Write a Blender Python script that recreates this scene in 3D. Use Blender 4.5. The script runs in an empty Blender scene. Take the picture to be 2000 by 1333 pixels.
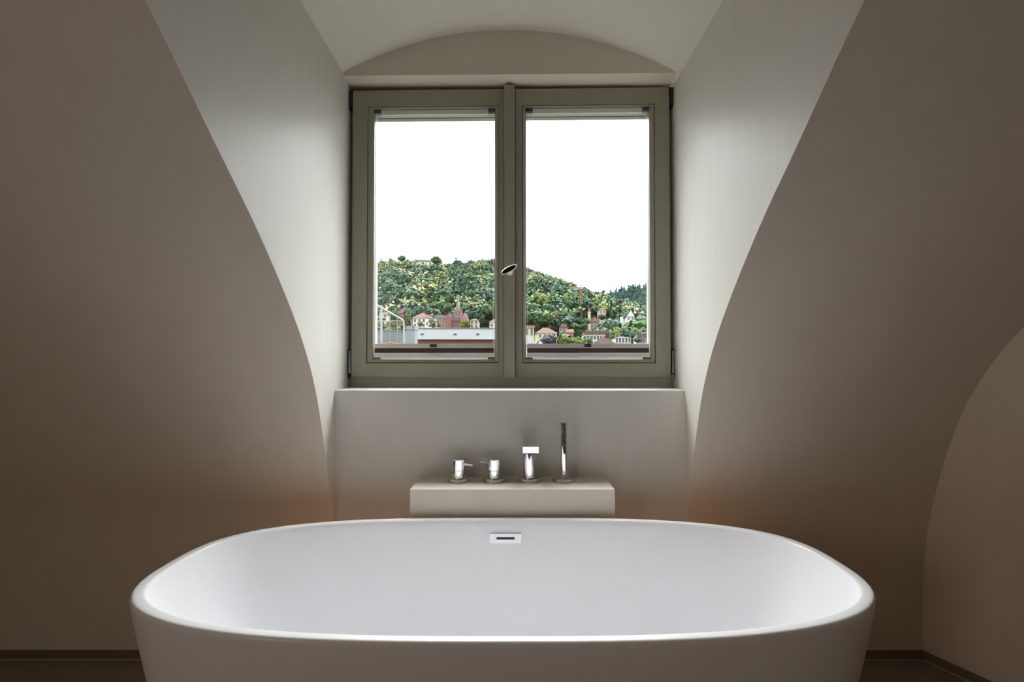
import bpy, bmesh, math, random
import numpy as np
from mathutils import Vector, Matrix

random.seed(7)
rng = np.random.default_rng(7)
S = bpy.context.scene
COL = S.collection

# ------------------------------------------------------------------ camera
F = 1020.0                     # focal length for a 2000 px wide frame
EYE = 1.165
cd = bpy.data.cameras.new('camera')
cd.sensor_width = 36.0
cd.lens = 36.0 * F / 2000.0
cd.shift_x = -5.0 / 2000.0
cd.shift_y = 19.0 / 2000.0
cd.clip_start = 0.02
cd.clip_end = 6000.0
cam = bpy.data.objects.new('camera', cd)
COL.objects.link(cam)
cam.location = (0, 0, EYE)
cam.rotation_euler = (math.pi / 2 + math.atan(0.0191), 0, 0)
S.camera = cam

# ------------------------------------------------------------------ world: overcast sky, brighter towards the zenith
SKY = 7.2
w = bpy.data.worlds.new('world')
S.world = w
w.use_nodes = True
nt = w.node_tree
nt.nodes.clear()
N = nt.nodes.new
L = nt.links.new
tc = N('ShaderNodeTexCoord')
sp = N('ShaderNodeSeparateXYZ')
L(tc.outputs['Generated'], sp.inputs[0])
mx = N('ShaderNodeMath'); mx.operation = 'MAXIMUM'; mx.inputs[1].default_value = 0.0
L(sp.outputs['Z'], mx.inputs[0])
ml = N('ShaderNodeMath'); ml.operation = 'MULTIPLY_ADD'; ml.inputs[1].default_value = 2 / 3; ml.inputs[2].default_value = 1 / 3
L(mx.outputs[0], ml.inputs[0])
mp = N('ShaderNodeMapping'); mp.inputs['Scale'].default_value = (2.2, 2.2, 6.0)
L(tc.outputs['Generated'], mp.inputs[0])
nz = N('ShaderNodeTexNoise'); nz.inputs['Scale'].default_value = 2.2; nz.inputs['Detail'].default_value = 5
L(mp.outputs[0], nz.inputs['Vector'])
mr = N('ShaderNodeMapRange')
mr.inputs['From Min'].default_value = 0.3; mr.inputs['From Max'].default_value = 0.7
mr.inputs['To Min'].default_value = 0.9; mr.inputs['To Max'].default_value = 1.08
L(nz.outputs['Fac'], mr.inputs['Value'])
mm = N('ShaderNodeMath'); mm.operation = 'MULTIPLY'
L(ml.outputs[0], mm.inputs[0]); L(mr.outputs[0], mm.inputs[1])
ms = N('ShaderNodeMath'); ms.operation = 'MULTIPLY'; ms.inputs[1].default_value = SKY
L(mm.outputs[0], ms.inputs[0])
bg = N('ShaderNodeBackground'); bg.inputs['Color'].default_value = (0.95, 0.965, 1.0, 1)
L(ms.outputs[0], bg.inputs['Strength'])
wo = N('ShaderNodeOutputWorld')
L(bg.outputs[0], wo.inputs[0])


def area(name, loc, rot, sx, sy, energy, color=(1, 1, 1), portal=False):
    l = bpy.data.lights.new(name, 'AREA')
    l.shape = 'RECTANGLE'; l.size = sx; l.size_y = sy
    l.energy = energy; l.color = color
    if portal:
        l.cycles.is_portal = True
    o = bpy.data.objects.new(name, l)
    COL.objects.link(o)
    o.location = loc; o.rotation_euler = rot
    return o


# sampling portal in the window opening (sends sky light into the room, gives none of its own)
area('window_portal', (-0.02, 2.30, 1.71), (-math.pi / 2, 0, 0), 1.36, 1.26, 1.0, portal=True)
# added fill light at the left wall behind the viewer, no window there
area('room_fill_light', (-2.5, -1.5, 1.45), Vector((-1.0, -0.25, 0.0)).to_track_quat('Z', 'Y').to_euler(), 1.0, 1.2, 16.5, (1.0, 0.87, 0.75))
# warm lamp strip low on the wall behind the tub
area('warm_lamp', (-0.02, 1.98, 0.05), (math.pi, 0, 0), 1.5, 0.06, 2.1, (1.0, 0.46, 0.17))

# the sun behind the cloud cover: a broad soft glow high over the hill
sl = bpy.data.lights.new('veiled_sun', 'SUN')
sl.energy = 23.0; sl.angle = math.radians(80); sl.color = (1.0, 0.98, 0.95)
so = bpy.data.objects.new('veiled_sun', sl); COL.objects.link(so)
so.rotation_euler = Vector((0.02, 1.0, 1.75)).to_track_quat('Z', 'Y').to_euler()

S.view_settings.view_transform = 'Standard'
S.view_settings.look = 'None'
S.view_settings.gamma = 1.0
S.view_settings.use_curve_mapping = False
S.view_settings.exposure = 0.14
S.cycles.max_bounces = 14
S.cycles.diffuse_bounces = 8
S.cycles.glossy_bounces = 6
S.cycles.transparent_max_bounces = 24
S.cycles.sample_clamp_indirect = 6.0
S.cycles.use_denoising = True
S.cycles.caustics_reflective = False
S.cycles.caustics_refractive = False


# ------------------------------------------------------------------ materials
def srgb(r, g, b):
    f = lambda c: (c / 255 / 12.92) if c / 255 <= 0.04045 else ((c / 255 + 0.055) / 1.055) ** 2.4
    return (f(r), f(g), f(b), 1)


def mat(name, color, rough=0.6, metal=0.0, var=0.0, scale=8.0, stretch=(1, 1, 1), bump=0.0, spec=0.5, ior=None):
    m = bpy.data.materials.new(name)
    m.use_nodes = True
    t = m.node_tree
    b = t.nodes['Principled BSDF']
    b.inputs['Base Color'].default_value = color
    b.inputs['Roughness'].default_value = rough
    b.inputs['Metallic'].default_value = metal
    b.inputs['Specular IOR Level'].default_value = spec
    if var or bump:
        c = t.nodes.new('ShaderNodeTexCoord')
        p = t.nodes.new('ShaderNodeMapping'); p.inputs['Scale'].default_value = stretch
        t.links.new(c.outputs['Object'], p.inputs[0])
        n = t.nodes.new('ShaderNodeTexNoise'); n.inputs['Scale'].default_value = scale; n.inputs['Detail'].default_value = 6
        t.links.new(p.outputs[0], n.inputs['Vector'])
        if var:
            r = t.nodes.new('ShaderNodeMapRange')
            r.inputs['From Min'].default_value = 0.25; r.inputs['From Max'].default_value = 0.75
            r.inputs['To Min'].default_value = 1 - var; r.inputs['To Max'].default_value = 1 + var
            t.links.new(n.outputs['Fac'], r.inputs['Value'])
            v = t.nodes.new('ShaderNodeVectorMath'); v.operation = 'SCALE'
            v.inputs[0].default_value = color[:3]
            t.links.new(r.outputs[0], v.inputs['Scale'])
            t.links.new(v.outputs[0], b.inputs['Base Color'])
        if bump:
            q = t.nodes.new('ShaderNodeBump'); q.inputs['Strength'].default_value = bump; q.inputs['Distance'].default_value = 0.004
            t.links.new(n.outputs['Fac'], q.inputs['Height'])
            t.links.new(q.outputs[0], b.inputs['Normal'])
    return m


def glass_mat(name, refl=0.04):
    m = bpy.data.materials.new(name)
    m.use_nodes = True
    t = m.node_tree
    t.nodes.clear()
    o = t.nodes.new('ShaderNodeOutputMaterial')
    a = t.nodes.new('ShaderNodeBsdfTransparent'); a.inputs[0].default_value = (0.97, 0.985, 0.98, 1)
    g = t.nodes.new('ShaderNodeBsdfGlossy'); g.inputs['Roughness'].default_value = 0.0
    x = t.nodes.new('ShaderNodeMixShader'); x.inputs[0].default_value = refl
    t.links.new(a.outputs[0], x.inputs[1]); t.links.new(g.outputs[0], x.inputs[2]); t.links.new(x.outputs[0], o.inputs[0])
    return m


def leaf_mat(name, c_dark, c_light, flower=None, amount=0.0):
    """foliage: hue varies from tree to tree and from leaf clump to leaf clump; cream blossom on some clumps"""
    m = bpy.data.materials.new(name)
    m.use_nodes = True
    t = m.node_tree
    b = t.nodes['Principled BSDF']
    b.inputs['Roughness'].default_value = 0.75
    b.inputs['Specular IOR Level'].default_value = 0.15
    oi = t.nodes.new('ShaderNodeObjectInfo')
    ge = t.nodes.new('ShaderNodeNewGeometry')
    ad = t.nodes.new('ShaderNodeMath'); ad.operation = 'MULTIPLY_ADD'; ad.inputs[1].default_value = 0.45
    t.links.new(ge.outputs['Random Per Island'], ad.inputs[0])
    sc = t.nodes.new('ShaderNodeMath'); sc.operation = 'MULTIPLY'; sc.inputs[1].default_value = 0.55
    t.links.new(oi.outputs['Random'], sc.inputs[0]); t.links.new(sc.outputs[0], ad.inputs[2])
    mi = t.nodes.new('ShaderNodeMix'); mi.data_type = 'RGBA'
    mi.inputs[6].default_value = c_dark; mi.inputs[7].default_value = c_light
    t.links.new(ad.outputs[0], mi.inputs[0])
    out = mi.outputs[2]
    if flower:
        gt = t.nodes.new('ShaderNodeMath'); gt.operation = 'GREATER_THAN'; gt.inputs[1].default_value = 1 - amount
        t.links.new(ge.outputs['Random Per Island'], gt.inputs[0])
        m2 = t.nodes.new('ShaderNodeMix'); m2.data_type = 'RGBA'; m2.inputs[7].default_value = flower
        t.links.new(gt.outputs[0], m2.inputs[0]); t.links.new(out, m2.inputs[6])
        out = m2.outputs[2]
    t.links.new(out, b.inputs['Base Color'])
    return m


M = {}
M['plaster'] = mat('taupe_plaster', (0.66, 0.605, 0.53, 1), 0.55, var=0.02, scale=5.0, stretch=(3, 3, 0.5), bump=0.05, spec=0.25)
M['cheek'] = mat('brushed_plaster', (0.665, 0.638, 0.600, 1), 0.5, var=0.025, scale=7.0, stretch=(3, 4, 0.35), bump=0.06, spec=0.3)
M['floor'] = mat('floor_tile', (0.235, 0.19, 0.145, 1), 0.5, var=0.05, scale=3.0)
M['skirting'] = mat('skirting_tile', (0.165, 0.135, 0.10, 1), 0.5, var=0.04, scale=5.0)
M['joint'] = mat('floor_joint', (0.40, 0.36, 0.30, 1), 0.8, var=0.03, scale=30)
M['frame'] = mat('olive_grey_paint', (0.315, 0.302, 0.250, 1), 0.36, var=0.03, scale=6.0, stretch=(2, 2, 0.6), spec=0.4)
M['frame_out'] = mat('pale_outer_paint', (0.4650, 0.4650, 0.4350, 1), 0.5, var=0.02)
M['spacer'] = mat('aluminium_spacer', (0.70, 0.71, 0.72, 1), 0.35, 0.6, var=0.02)
M['gasket'] = mat('dark_gasket', (0.03, 0.03, 0.033, 1), 0.6, var=0.05)
M['hinge'] = mat('satin_hinge_cover', (0.30, 0.33, 0.36, 1), 0.3, 0.85, var=0.03)
M['hinge_dark'] = mat('dark_hinge_metal', (0.035, 0.038, 0.042, 1), 0.4, 0.6, var=0.05)
M['glass'] = glass_mat('window_glass')
M['nickel'] = mat('polished_nickel', (0.80, 0.75, 0.66, 1), 0.35, 0.35, var=0.02)
M['nickel_dark'] = mat('dark_bronze_face', (0.018, 0.015, 0.012, 1), 0.5, 0.0, var=0.05, spec=0.1)
M['blind_alu'] = mat('blind_aluminium', (0.6760, 0.6890, 0.6630, 1), 0.35, 0.35, var=0.02)
M['blind_pale'] = mat('blind_pale_rail', (0.66, 0.68, 0.68, 1), 0.4, 0.1, var=0.02)
M['ledge_white'] = mat('lit_ledge_white', (0.86, 0.86, 0.85, 1), 0.35, var=0.02)  # lit ledge below the glass, its brightness put into the white
M['blind_cloth'] = mat('blind_brown_fabric', (0.17, 0.115, 0.095, 1), 0.85, var=0.06, scale=60)
M['bracket'] = mat('blind_bracket', (0.06, 0.065, 0.08, 1), 0.4, 0.3, var=0.05)
M['tub'] = mat('white_solid_surface', (0.89, 0.885, 0.92, 1), 0.30, var=0.006, scale=3.0, spec=0.4)
M['chrome'] = mat('chrome', (0.80, 0.81, 0.83, 1), 0.05, 1.0, var=0.01)
M['chrome_dull'] = mat('brushed_chrome', (0.60, 0.58, 0.54, 1), 0.3, 1.0, var=0.03, scale=20)
M['slot'] = mat('dark_slot', (0.02, 0.025, 0.035, 1), 0.5, var=0.05)
M['rubber'] = mat('nozzle_rubber', (0.05, 0.05, 0.055, 1), 0.5, var=0.05)
# outdoors
M['grass'] = mat('hillside_undergrowth', (0.0095, 0.0165, 0.0075, 1), 0.9, var=0.3, scale=0.05, spec=0.0)
M['town'] = mat('town_ground', (0.0480, 0.0480, 0.0400, 1), 0.9, var=0.2, scale=0.05, spec=0.0)
M['h_white'] = mat('white_render', (0.4914, 0.4815, 0.4521, 1), 0.85, var=0.04, scale=0.5, spec=0.0)
M['h_cream'] = mat('cream_render', (0.4173, 0.3739, 0.2782, 1), 0.85, var=0.05, scale=0.5, spec=0.0)
M['h_pink'] = mat('pink_sandstone', (0.2232, 0.1333, 0.1178, 1), 0.85, var=0.10, scale=0.6, spec=0.0)
M['h_red'] = mat('red_sandstone', (0.1860, 0.0837, 0.0713, 1), 0.85, var=0.10, scale=0.6, spec=0.0)
M['h_yellow'] = mat('yellow_render', (0.3780, 0.3175, 0.2117, 1), 0.85, var=0.05, scale=0.5, spec=0.0)
M['r_pink'] = mat('faded_red_tiles', (0.0986, 0.0637, 0.0565, 1), 0.85, var=0.10, scale=0.9, spec=0.0)
M['r_brown'] = mat('brown_tiles', (0.0504, 0.0353, 0.0290, 1), 0.85, var=0.12, scale=0.9, spec=0.0)
M['r_grey'] = mat('grey_slate', (0.0365, 0.0374, 0.0391, 1), 0.7, var=0.08, scale=0.8, spec=0.0)
M['r_dark'] = mat('dark_red_tiles', (0.0450, 0.0225, 0.0225, 1), 0.8, var=0.12, scale=0.9, spec=0.0)
M['copper'] = mat('green_copper', (0.1469, 0.1728, 0.1426, 1), 0.7, var=0.08, scale=0.7, spec=0.0)
M['pane'] = mat('far_window_glass', (0.06, 0.055, 0.055, 1), 0.35, var=0.05)
M['zinc'] = mat('pale_zinc_roof', (0.0970, 0.0988, 0.1023, 1), 0.6, var=0.04, scale=0.7, spec=0.0)
M['zinc_w'] = mat('white_ridge_flashing', (0.1320, 0.1320, 0.1298, 1), 0.6, var=0.03, scale=2, spec=0.0)
M['brick'] = mat('red_brick', (0.1674, 0.0713, 0.0465, 1), 0.85, var=0.12, scale=1.2, spec=0.0)
M['eave'] = mat('dark_eave_board', (0.07, 0.03, 0.025, 1), 0.8, var=0.08, spec=0.0)
M['parapet'] = mat('grey_sheet_parapet', (0.1620, 0.1642, 0.1665, 1), 0.6, var=0.07, scale=0.9, spec=0.0)
M['box'] = mat('galvanised_sheet', (0.1667, 0.1754, 0.1840, 1), 0.5, 0.2, var=0.12, scale=1.3)
M['bolt'] = mat('dark_bolt', (0.03, 0.035, 0.05, 1), 0.5, 0.4, var=0.05)
M['rail'] = mat('pale_steel_rail', (0.2520, 0.2520, 0.2565, 1), 0.45, 0.2, var=0.05)
M['rail_d'] = mat('weathered_steel_rail', (0.1620, 0.1620, 0.1485, 1), 0.5, 0.2, var=0.06)
M['terra'] = mat('orange_tiles', (0.1800, 0.0800, 0.0480, 1), 0.8, var=0.1, scale=3, spec=0.0)
M['crane'] = mat('crane_red_steel', (0.2160, 0.0960, 0.0660, 1), 0.6, var=0.06)
M['crane_w'] = mat('crane_pale_ballast', (0.2750, 0.2500, 0.2350, 1), 0.7, var=0.04)
M['bark'] = mat('bark', (0.06, 0.05, 0.04, 1), 0.9, var=0.1)
M['leaf_dark'] = leaf_mat('deep_green_leaves', (0.013, 0.031, 0.0235, 1), (0.048, 0.085, 0.042, 1))  # forest leaf colours from here carry painted haze: darks lifted towards blue
M['leaf_mid'] = leaf_mat('mid_green_leaves', (0.025, 0.052, 0.023, 1), (0.085, 0.13, 0.052, 1))
M['leaf_yellow'] = leaf_mat('yellow_green_leaves', (0.057, 0.08, 0.025, 1), (0.152, 0.178, 0.065, 1))
M['leaf_chest'] = leaf_mat('blossoming_leaves', (0.024, 0.044, 0.023, 1), (0.085, 0.105, 0.046, 1), (0.300, 0.275, 0.160, 1), 0.45)
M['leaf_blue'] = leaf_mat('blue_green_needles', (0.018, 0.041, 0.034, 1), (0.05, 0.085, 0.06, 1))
M['leaf_haze'] = leaf_mat('far_hazed_needles', (0.0306, 0.0680, 0.0638, 1), (0.0595, 0.1062, 0.0935, 1))  # aerial haze put into the needle colour
M['leaf_purple'] = leaf_mat('dark_purple_leaves', (0.0160, 0.0144, 0.0208, 1), (0.0440, 0.0360, 0.0480, 1))
M['leaf_bush'] = leaf_mat('olive_yellow_leaves', (0.0605, 0.0633, 0.0066, 1), (0.1320, 0.1210, 0.0248, 1))


# ------------------------------------------------------------------ mesh helpers
class MB:
    def __init__(self):
        self.bm = bmesh.new()

    def box(self, x0, x1, y0, y1, z0, z1, mtx=None):
        v = [self.bm.verts.new(p) for p in ((x0, y0, z0), (x1, y0, z0), (x1, y1, z0), (x0, y1, z0),
                                            (x0, y0, z1), (x1, y0, z1), (x1, y1, z1), (x0, y1, z1))]
        if mtx is not None:
            for q in v: q.co = mtx @ q.co
        for f in ((3, 2, 1, 0), (4, 5, 6, 7), (0, 1, 5, 4), (1, 2, 6, 5), (2, 3, 7, 6), (3, 0, 4, 7)):
            self.bm.faces.new([v[i] for i in f])
        return v

    def lathe(self, prof, n=32, loc=(0, 0, 0), mtx=None):
        """prof: (radius, z) from bottom to top, closed by caps"""
        rings = []
        for r, z in prof:
            ring = []
            for i in range(n):
                a = 2 * math.pi * i / n
                p = Vector((r * math.cos(a), r * math.sin(a), z))
                if mtx is not None: p = mtx @ p
                ring.append(self.bm.verts.new(p + Vector(loc)))
            rings.append(ring)
        for a, b in zip(rings, rings[1:]):
            for i in range(n):
                self.bm.faces.new((a[i], a[(i + 1) % n], b[(i + 1) % n], b[i]))
        self.bm.faces.new(rings[0][::-1]); self.bm.faces.new(rings[-1])

    def tube(self, p, q, r, n=12, r2=None):
        p = Vector(p); q = Vector(q); d = q - p
        m = d.to_track_quat('Z', 'Y').to_matrix().to_4x4(); m.translation = p
        self.lathe([(r, 0), (r if r2 is None else r2, d.length)], n, mtx=m)

    def poly(self, pts, faces):
        v = [self.bm.verts.new(p) for p in pts]
        for f in faces: self.bm.faces.new([v[i] for i in f])
        return v

    def grid(self, rows, close=False):
        """rows of points joined into a quad strip surface"""
        R = [[self.bm.verts.new(p) for p in r] for r in rows]
        for a, b in zip(R, R[1:]):
            k = len(a)
            for i in range(k if close else k - 1):
                self.bm.faces.new((a[i], a[(i + 1) % k], b[(i + 1) % k], b[i]))
        return R

    def build(self, name, m, parent=None, smooth=False, bevel=0.0, seg=2, loc=None, fix=True, angle=40):
        if bevel:
            e = [x for x in self.bm.edges if len(x.link_faces) == 2 and x.calc_face_angle(0) > 0.6]
            bmesh.ops.bevel(self.bm, geom=e, offset=bevel, segments=seg, profile=0.5, affect='EDGES', clamp_overlap=True)
        if fix: bmesh.ops.recalc_face_normals(self.bm, faces=self.bm.faces)
        me = bpy.data.meshes.new(name)
        self.bm.to_mesh(me); self.bm.free()
        me.materials.append(m)
        o = bpy.data.objects.new(name, me)
        COL.objects.link(o)
        if parent: o.parent = parent
        if loc: o.location = loc
        if smooth or bevel:
            me.polygons.foreach_set('use_smooth', [True] * len(me.polygons))
            me.set_sharp_from_angle(angle=math.radians(angle))
        return o


def empty(name, loc=(0, 0, 0), rz=0.0):
    o = bpy.data.objects.new(name, None)
    COL.objects.link(o)
    o.empty_display_size = 0.1
    o.location = loc; o.rotation_euler = (0, 0, rz)
    return o


def tag(o, label=None, cat=None, group=None, kind=None):
    if label: o['label'] = label
    if cat: o['category'] = cat
    if group: o['group'] = group
    if kind: o['kind'] = kind
    return o


def struct(o, label=None):
    return tag(o, label, None, None, 'structure')


def copy_tree(o, parent=None):
    c = o.copy(); COL.objects.link(c)
    if parent: c.parent = parent
    for ch in o.children: copy_tree(ch, c)
    return c


# ------------------------------------------------------------------ room shell
XL, XR = -0.712, 0.674          # the two dormer cheeks
PY = 2.07                       # parapet face
SILL = 1.0495
CEIL = 2.62
PL = [(0, 2.06), (.25, 2.06), (.42, 2.055), (.578, 2.04), (.747, 1.992), (.909, 1.936), (1.083, 1.858), (1.242, 1.744), (1.399, 1.587),
      (1.537, 1.427), (1.716, 1.186), (1.80, 1.077), (1.86, .993), (2.1, .645), (2.36, .26), (2.75, -.33)]
PR = [(0, 2.058), (.25, 2.056), (.377, 2.051), (.541, 2.033), (.726, 1.997), (.827, 1.973), (1.063, 1.893), (1.192, 1.826), (1.286, 1.762),
      (1.41, 1.655), (1.56, 1.495), (1.74, 1.25), (2.1, .74), (2.36, .36), (2.75, -.22)]


def spline(pts, zs):
    """smooth monotone interpolation Y(z)"""
    z = np.array([p[0] for p in pts], float); y = np.array([p[1] for p in pts], float)
    h = np.diff(z); d = np.diff(y) / h
    m = np.zeros_like(y); m[1:-1] = (d[:-1] * h[1:] + d[1:] * h[:-1]) / (h[:-1] + h[1:]); m[0] = 0; m[-1] = d[-1]
    k = np.clip(np.searchsorted(z, zs) - 1, 0, len(h) - 1)
    t = (zs - z[k]) / h[k]
    r = (2 * t**3 - 3 * t**2 + 1) * y[k] + (t**3 - 2 * t**2 + t) * h[k] * m[k] + (-2 * t**3 + 3 * t**2) * y[k + 1] + (t**3 - t**2) * h[k] * m[k + 1]
    return r


def smooth_prof(pts, zs):
    fine = np.linspace(0, 2.75, 551)
    y = spline(pts, fine)
    for _ in range(60):
        y[1:-1] = 0.25 * y[:-2] + 0.5 * y[1:-1] + 0.25 * y[2:]
    return np.interp(zs, fine, y)


ZS = np.concatenate([np.linspace(0, 0.5, 8)[:-1], np.linspace(0.5, CEIL, 80)])
YL = smooth_prof(PL, ZS)
YRW = smooth_prof(PR, ZS)
XWL, YB = -2.55, -2.7           # left wall, rear wall


# the right wall leaves the corner at an angle and then runs straight back
def rwx(y):
    return 1.593 + (2.058 - y) * 0.448


b = MB(); b.grid([[(XWL, y, z) for y, z in zip(YL, ZS)], [(XL, y, z) for y, z in zip(YL, ZS)]])
wl = struct(b.build('wall_back_left', M['plaster'], smooth=True), 'curved taupe mansard wall to the left of the dormer')
b = MB()
rows = [[(XR, y, z) for y, z in zip(YL, ZS)]]
for k in range(1, 7):
    t = k / 6
    rows.append([(XR + (rwx(yr) - XR) * t, yl + (yr - yl) * t, z) for yl, yr, z in zip(YL, YRW, ZS)])
b.grid(rows)
struct(b.build('wall_back_right', M['plaster'], smooth=True), 'curved taupe mansard wall to the right of the dormer')
# right wall (flat, its edge follows the mansard)
b = MB()
b.grid([[(rwx(y), y, z) for y, z in zip(YRW, ZS)], [(rwx(YB), YB, z) for z in ZS]])
struct(b.build('wall_right', M['plaster']), 'flat taupe gable wall on the right')
b = MB()
b.grid([[(XWL, y, z) for y, z in zip(YL, ZS)], [(XWL, YB, z) for z in ZS]])
struct(b.build('wall_left', M['plaster']))
b = MB(); b.poly([(XWL, YB, 0), (rwx(YB), YB, 0), (rwx(YB), YB, CEIL), (XWL, YB, CEIL)], [(0, 1, 2, 3)])
struct(b.build('wall_rear', M['plaster']))
b = MB(); b.box(XWL - 0.2, 4.0, YB - 0.2, 2.5, -0.08, 0.0)
struct(b.build('floor', M['floor']), 'dark brown tiled floor around the tub')
b = MB(); b.box(XWL - 0.2, 4.0, YB - 0.2, float(YL[-1]) + 0.25, CEIL, CEIL + 0.08)
struct(b.build('ceiling', M['plaster']))

# dormer vault: a shallow barrel, springing a little higher on the left
SPL, SPR, RISE = 2.362, 2.332, 0.182
half = (XR - XL) / 2; xc = (XR + XL) / 2
RAD = (half**2 + RISE**2) / (2 * RISE)


def vault(x):
    t = (x - XL) / (XR - XL)
    return SPL + (SPR - SPL) * t + math.sqrt(max(RAD**2 - (x - xc)**2, 0)) - (RAD - RISE)


xs = np.linspace(XL, XR, 41)
b = MB()
yend = lambda z: float(np.interp(z, ZS, YL))
rows = []
for x in xs:
    z = vault(x); y1 = yend(z)
    rows.append([(x, y1 + (2.20 - y1) * k / 12, z) for k in range(13)])
b.grid(rows)
struct(b.build('ceiling_dormer', M['cheek'], smooth=True), 'shallow barrel vault over the dormer')
b = MB(); rows = []
for x in xs:
    z0 = vault(x); rows.append([(x, yend(z0 + (CEIL - z0) * k / 4), z0 + (CEIL - z0) * k / 4) for k in range(5)])
b.grid(rows)
struct(b.build('wall_back_top', M['plaster'], smooth=True))

# cheeks: flat plaster sides of the dormer, cut to the curve of the mansard, 6 cm thick
for nm, X, SP, out in (('wall_dormer_left', XL, SPL, -1), ('wall_dormer_right', XR, SPR, 1)):
    b = MB()
    zz = np.concatenate([ZS[ZS < SP], [SP]])
    A = [(X, yend(z), z) for z in zz]; B = [(X, 2.36, z) for z in zz]
    b.grid([A, B])
    b.grid([[(X + out * 0.12, yend(z) + 0.16, z) for z in zz], [(X + out * 0.12, 2.36, z) for z in zz]])
    struct(b.build(nm, M['cheek']), 'pale brushed plaster cheek of the dormer ' + ('left of' if out < 0 else 'right of') + ' the window')

# parapet under the window with a softly rounded sill edge
b = MB()
r = 0.008
prof = [(PY, 0.0), (PY, SILL - r)] + [(PY + r - r * math.cos(a), SILL - r + r * math.sin(a)) for a in np.linspace(0.3, math.pi / 2, 5)] + [(2.45, SILL + 0.004), (2.45, 0.0)]
b.grid([[(x, y, z) for y, z in prof] for x in np.linspace(XL - 0.01, XR + 0.01, 3)])
struct(b.build('wall_under_window', M['cheek'], smooth=True), 'low taupe parapet wall under the window with rounded sill edge')
# lintel panel under the vault: front slightly skewed, flat soffit
b = MB()
fr, bk = [], []
nx = 40
xs2 = np.linspace(XL - 0.01, XR + 0.01, nx + 1)
ly = lambda x: 2.126 - 0.030 * x
sf = lambda x: 2.3435 - 0.0085 * x
b.grid([[(x, ly(x), sf(x)) for x in xs2], [(x, ly(x), vault(min(max(x, XL), XR)) + 0.03) for x in xs2]])
b.grid([[(x, ly(x), sf(x)) for x in xs2], [(x, 2.40, sf(x)) for x in xs2]])
b.grid([[(x, 2.40, sf(x)) for x in xs2], [(x, 2.40, 2.9) for x in xs2]])
struct(b.build('wall_above_window', M['plaster']), 'arched taupe panel between the vault and the window')

# skirting and the light joint along it
def strip(name, p0, p1, z0, z1, out, m):
    p0 = Vector(p0); p1 = Vector(p1); d = (p1 - p0).normalized(); n = Vector((d.y, -d.x, 0)) * out
    b = MB()
    q = [p0, p1, p1 + n, p0 + n]
    b.poly([(a.x, a.y, z0) for a in q] + [(a.x, a.y, z1) for a in q], [(3, 2, 1, 0), (4, 5, 6, 7), (0, 1, 5, 4), (1, 2, 6, 5), (2, 3, 7, 6), (3, 0, 4, 7)])
    return struct(b.build(name, m))
strip('baseboard_back_left', (XWL, 2.06, 0), (XL - .001, 2.06, 0), 0.004, 0.036, 0.004, M['skirting'])
strip('baseboard_back_right', (XR + .001, 2.059, 0), (1.591, 2.058, 0), 0.004, 0.036, 0.004, M['skirting'])
strip('baseboard_right', (1.5935, 2.053, 0), (rwx(YB) + .0, YB, 0), 0.004, 0.036, 0.004, M['skirting'])
strip('trim_1', (XWL, 2.056, 0), (XL, 2.056, 0), 0.0, 0.0042, 0.004, M['joint'])
strip('trim_2', (XR, 2.055, 0), (1.588, 2.054, 0), 0.0, 0.0042, 0.004, M['joint'])
strip('trim_3', (1.589, 2.050, 0), (rwx(YB) - .004, YB, 0), 0.0, 0.0042, 0.004, M['joint'])

# ------------------------------------------------------------------ window (slightly skewed in its opening)
WIN = struct(empty('window_1', (0, 2.2071, 0), -0.021), 'two-leaf olive grey window looking out on the wooded hill')


def ring(b, x0, x1, z0, z1, wd, y0, y1, ws=None):
    """rectangular frame of four boxes; wd = (left, right, bottom, top)"""
    l, r, bt, tp = wd
    b.box(x0, x0 + l, y0, y1, z0, z1)
    b.box(x1 - r, x1, y0, y1, z0, z1)
    b.box(x0 + l, x1 - r, y0, y1, z0, z0 + bt)
    b.box(x0 + l, x1 - r, y0, y1, z1 - tp, z1)


b = MB()
b.box(-0.735, -0.680, 0.040, 0.095, 1.03, 2.375); b.box(0.640, 0.695, 0.040, 0.095, 1.03, 2.375)
b.box(-0.680, 0.640, 0.040, 0.095, 2.310, 2.375); b.box(-0.735, 0.695, 0.018, 0.0945, 1.03, 1.115)
b.build('frame', M['frame'], WIN, bevel=0.003)
b = MB(); ring(b, -0.735, 0.695, 1.03, 2.375, (0.075, 0.075, 0.10, 0.129), 0.0955, 0.125)
b.build('outer_frame', M['frame'], WIN, bevel=0.003)


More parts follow.
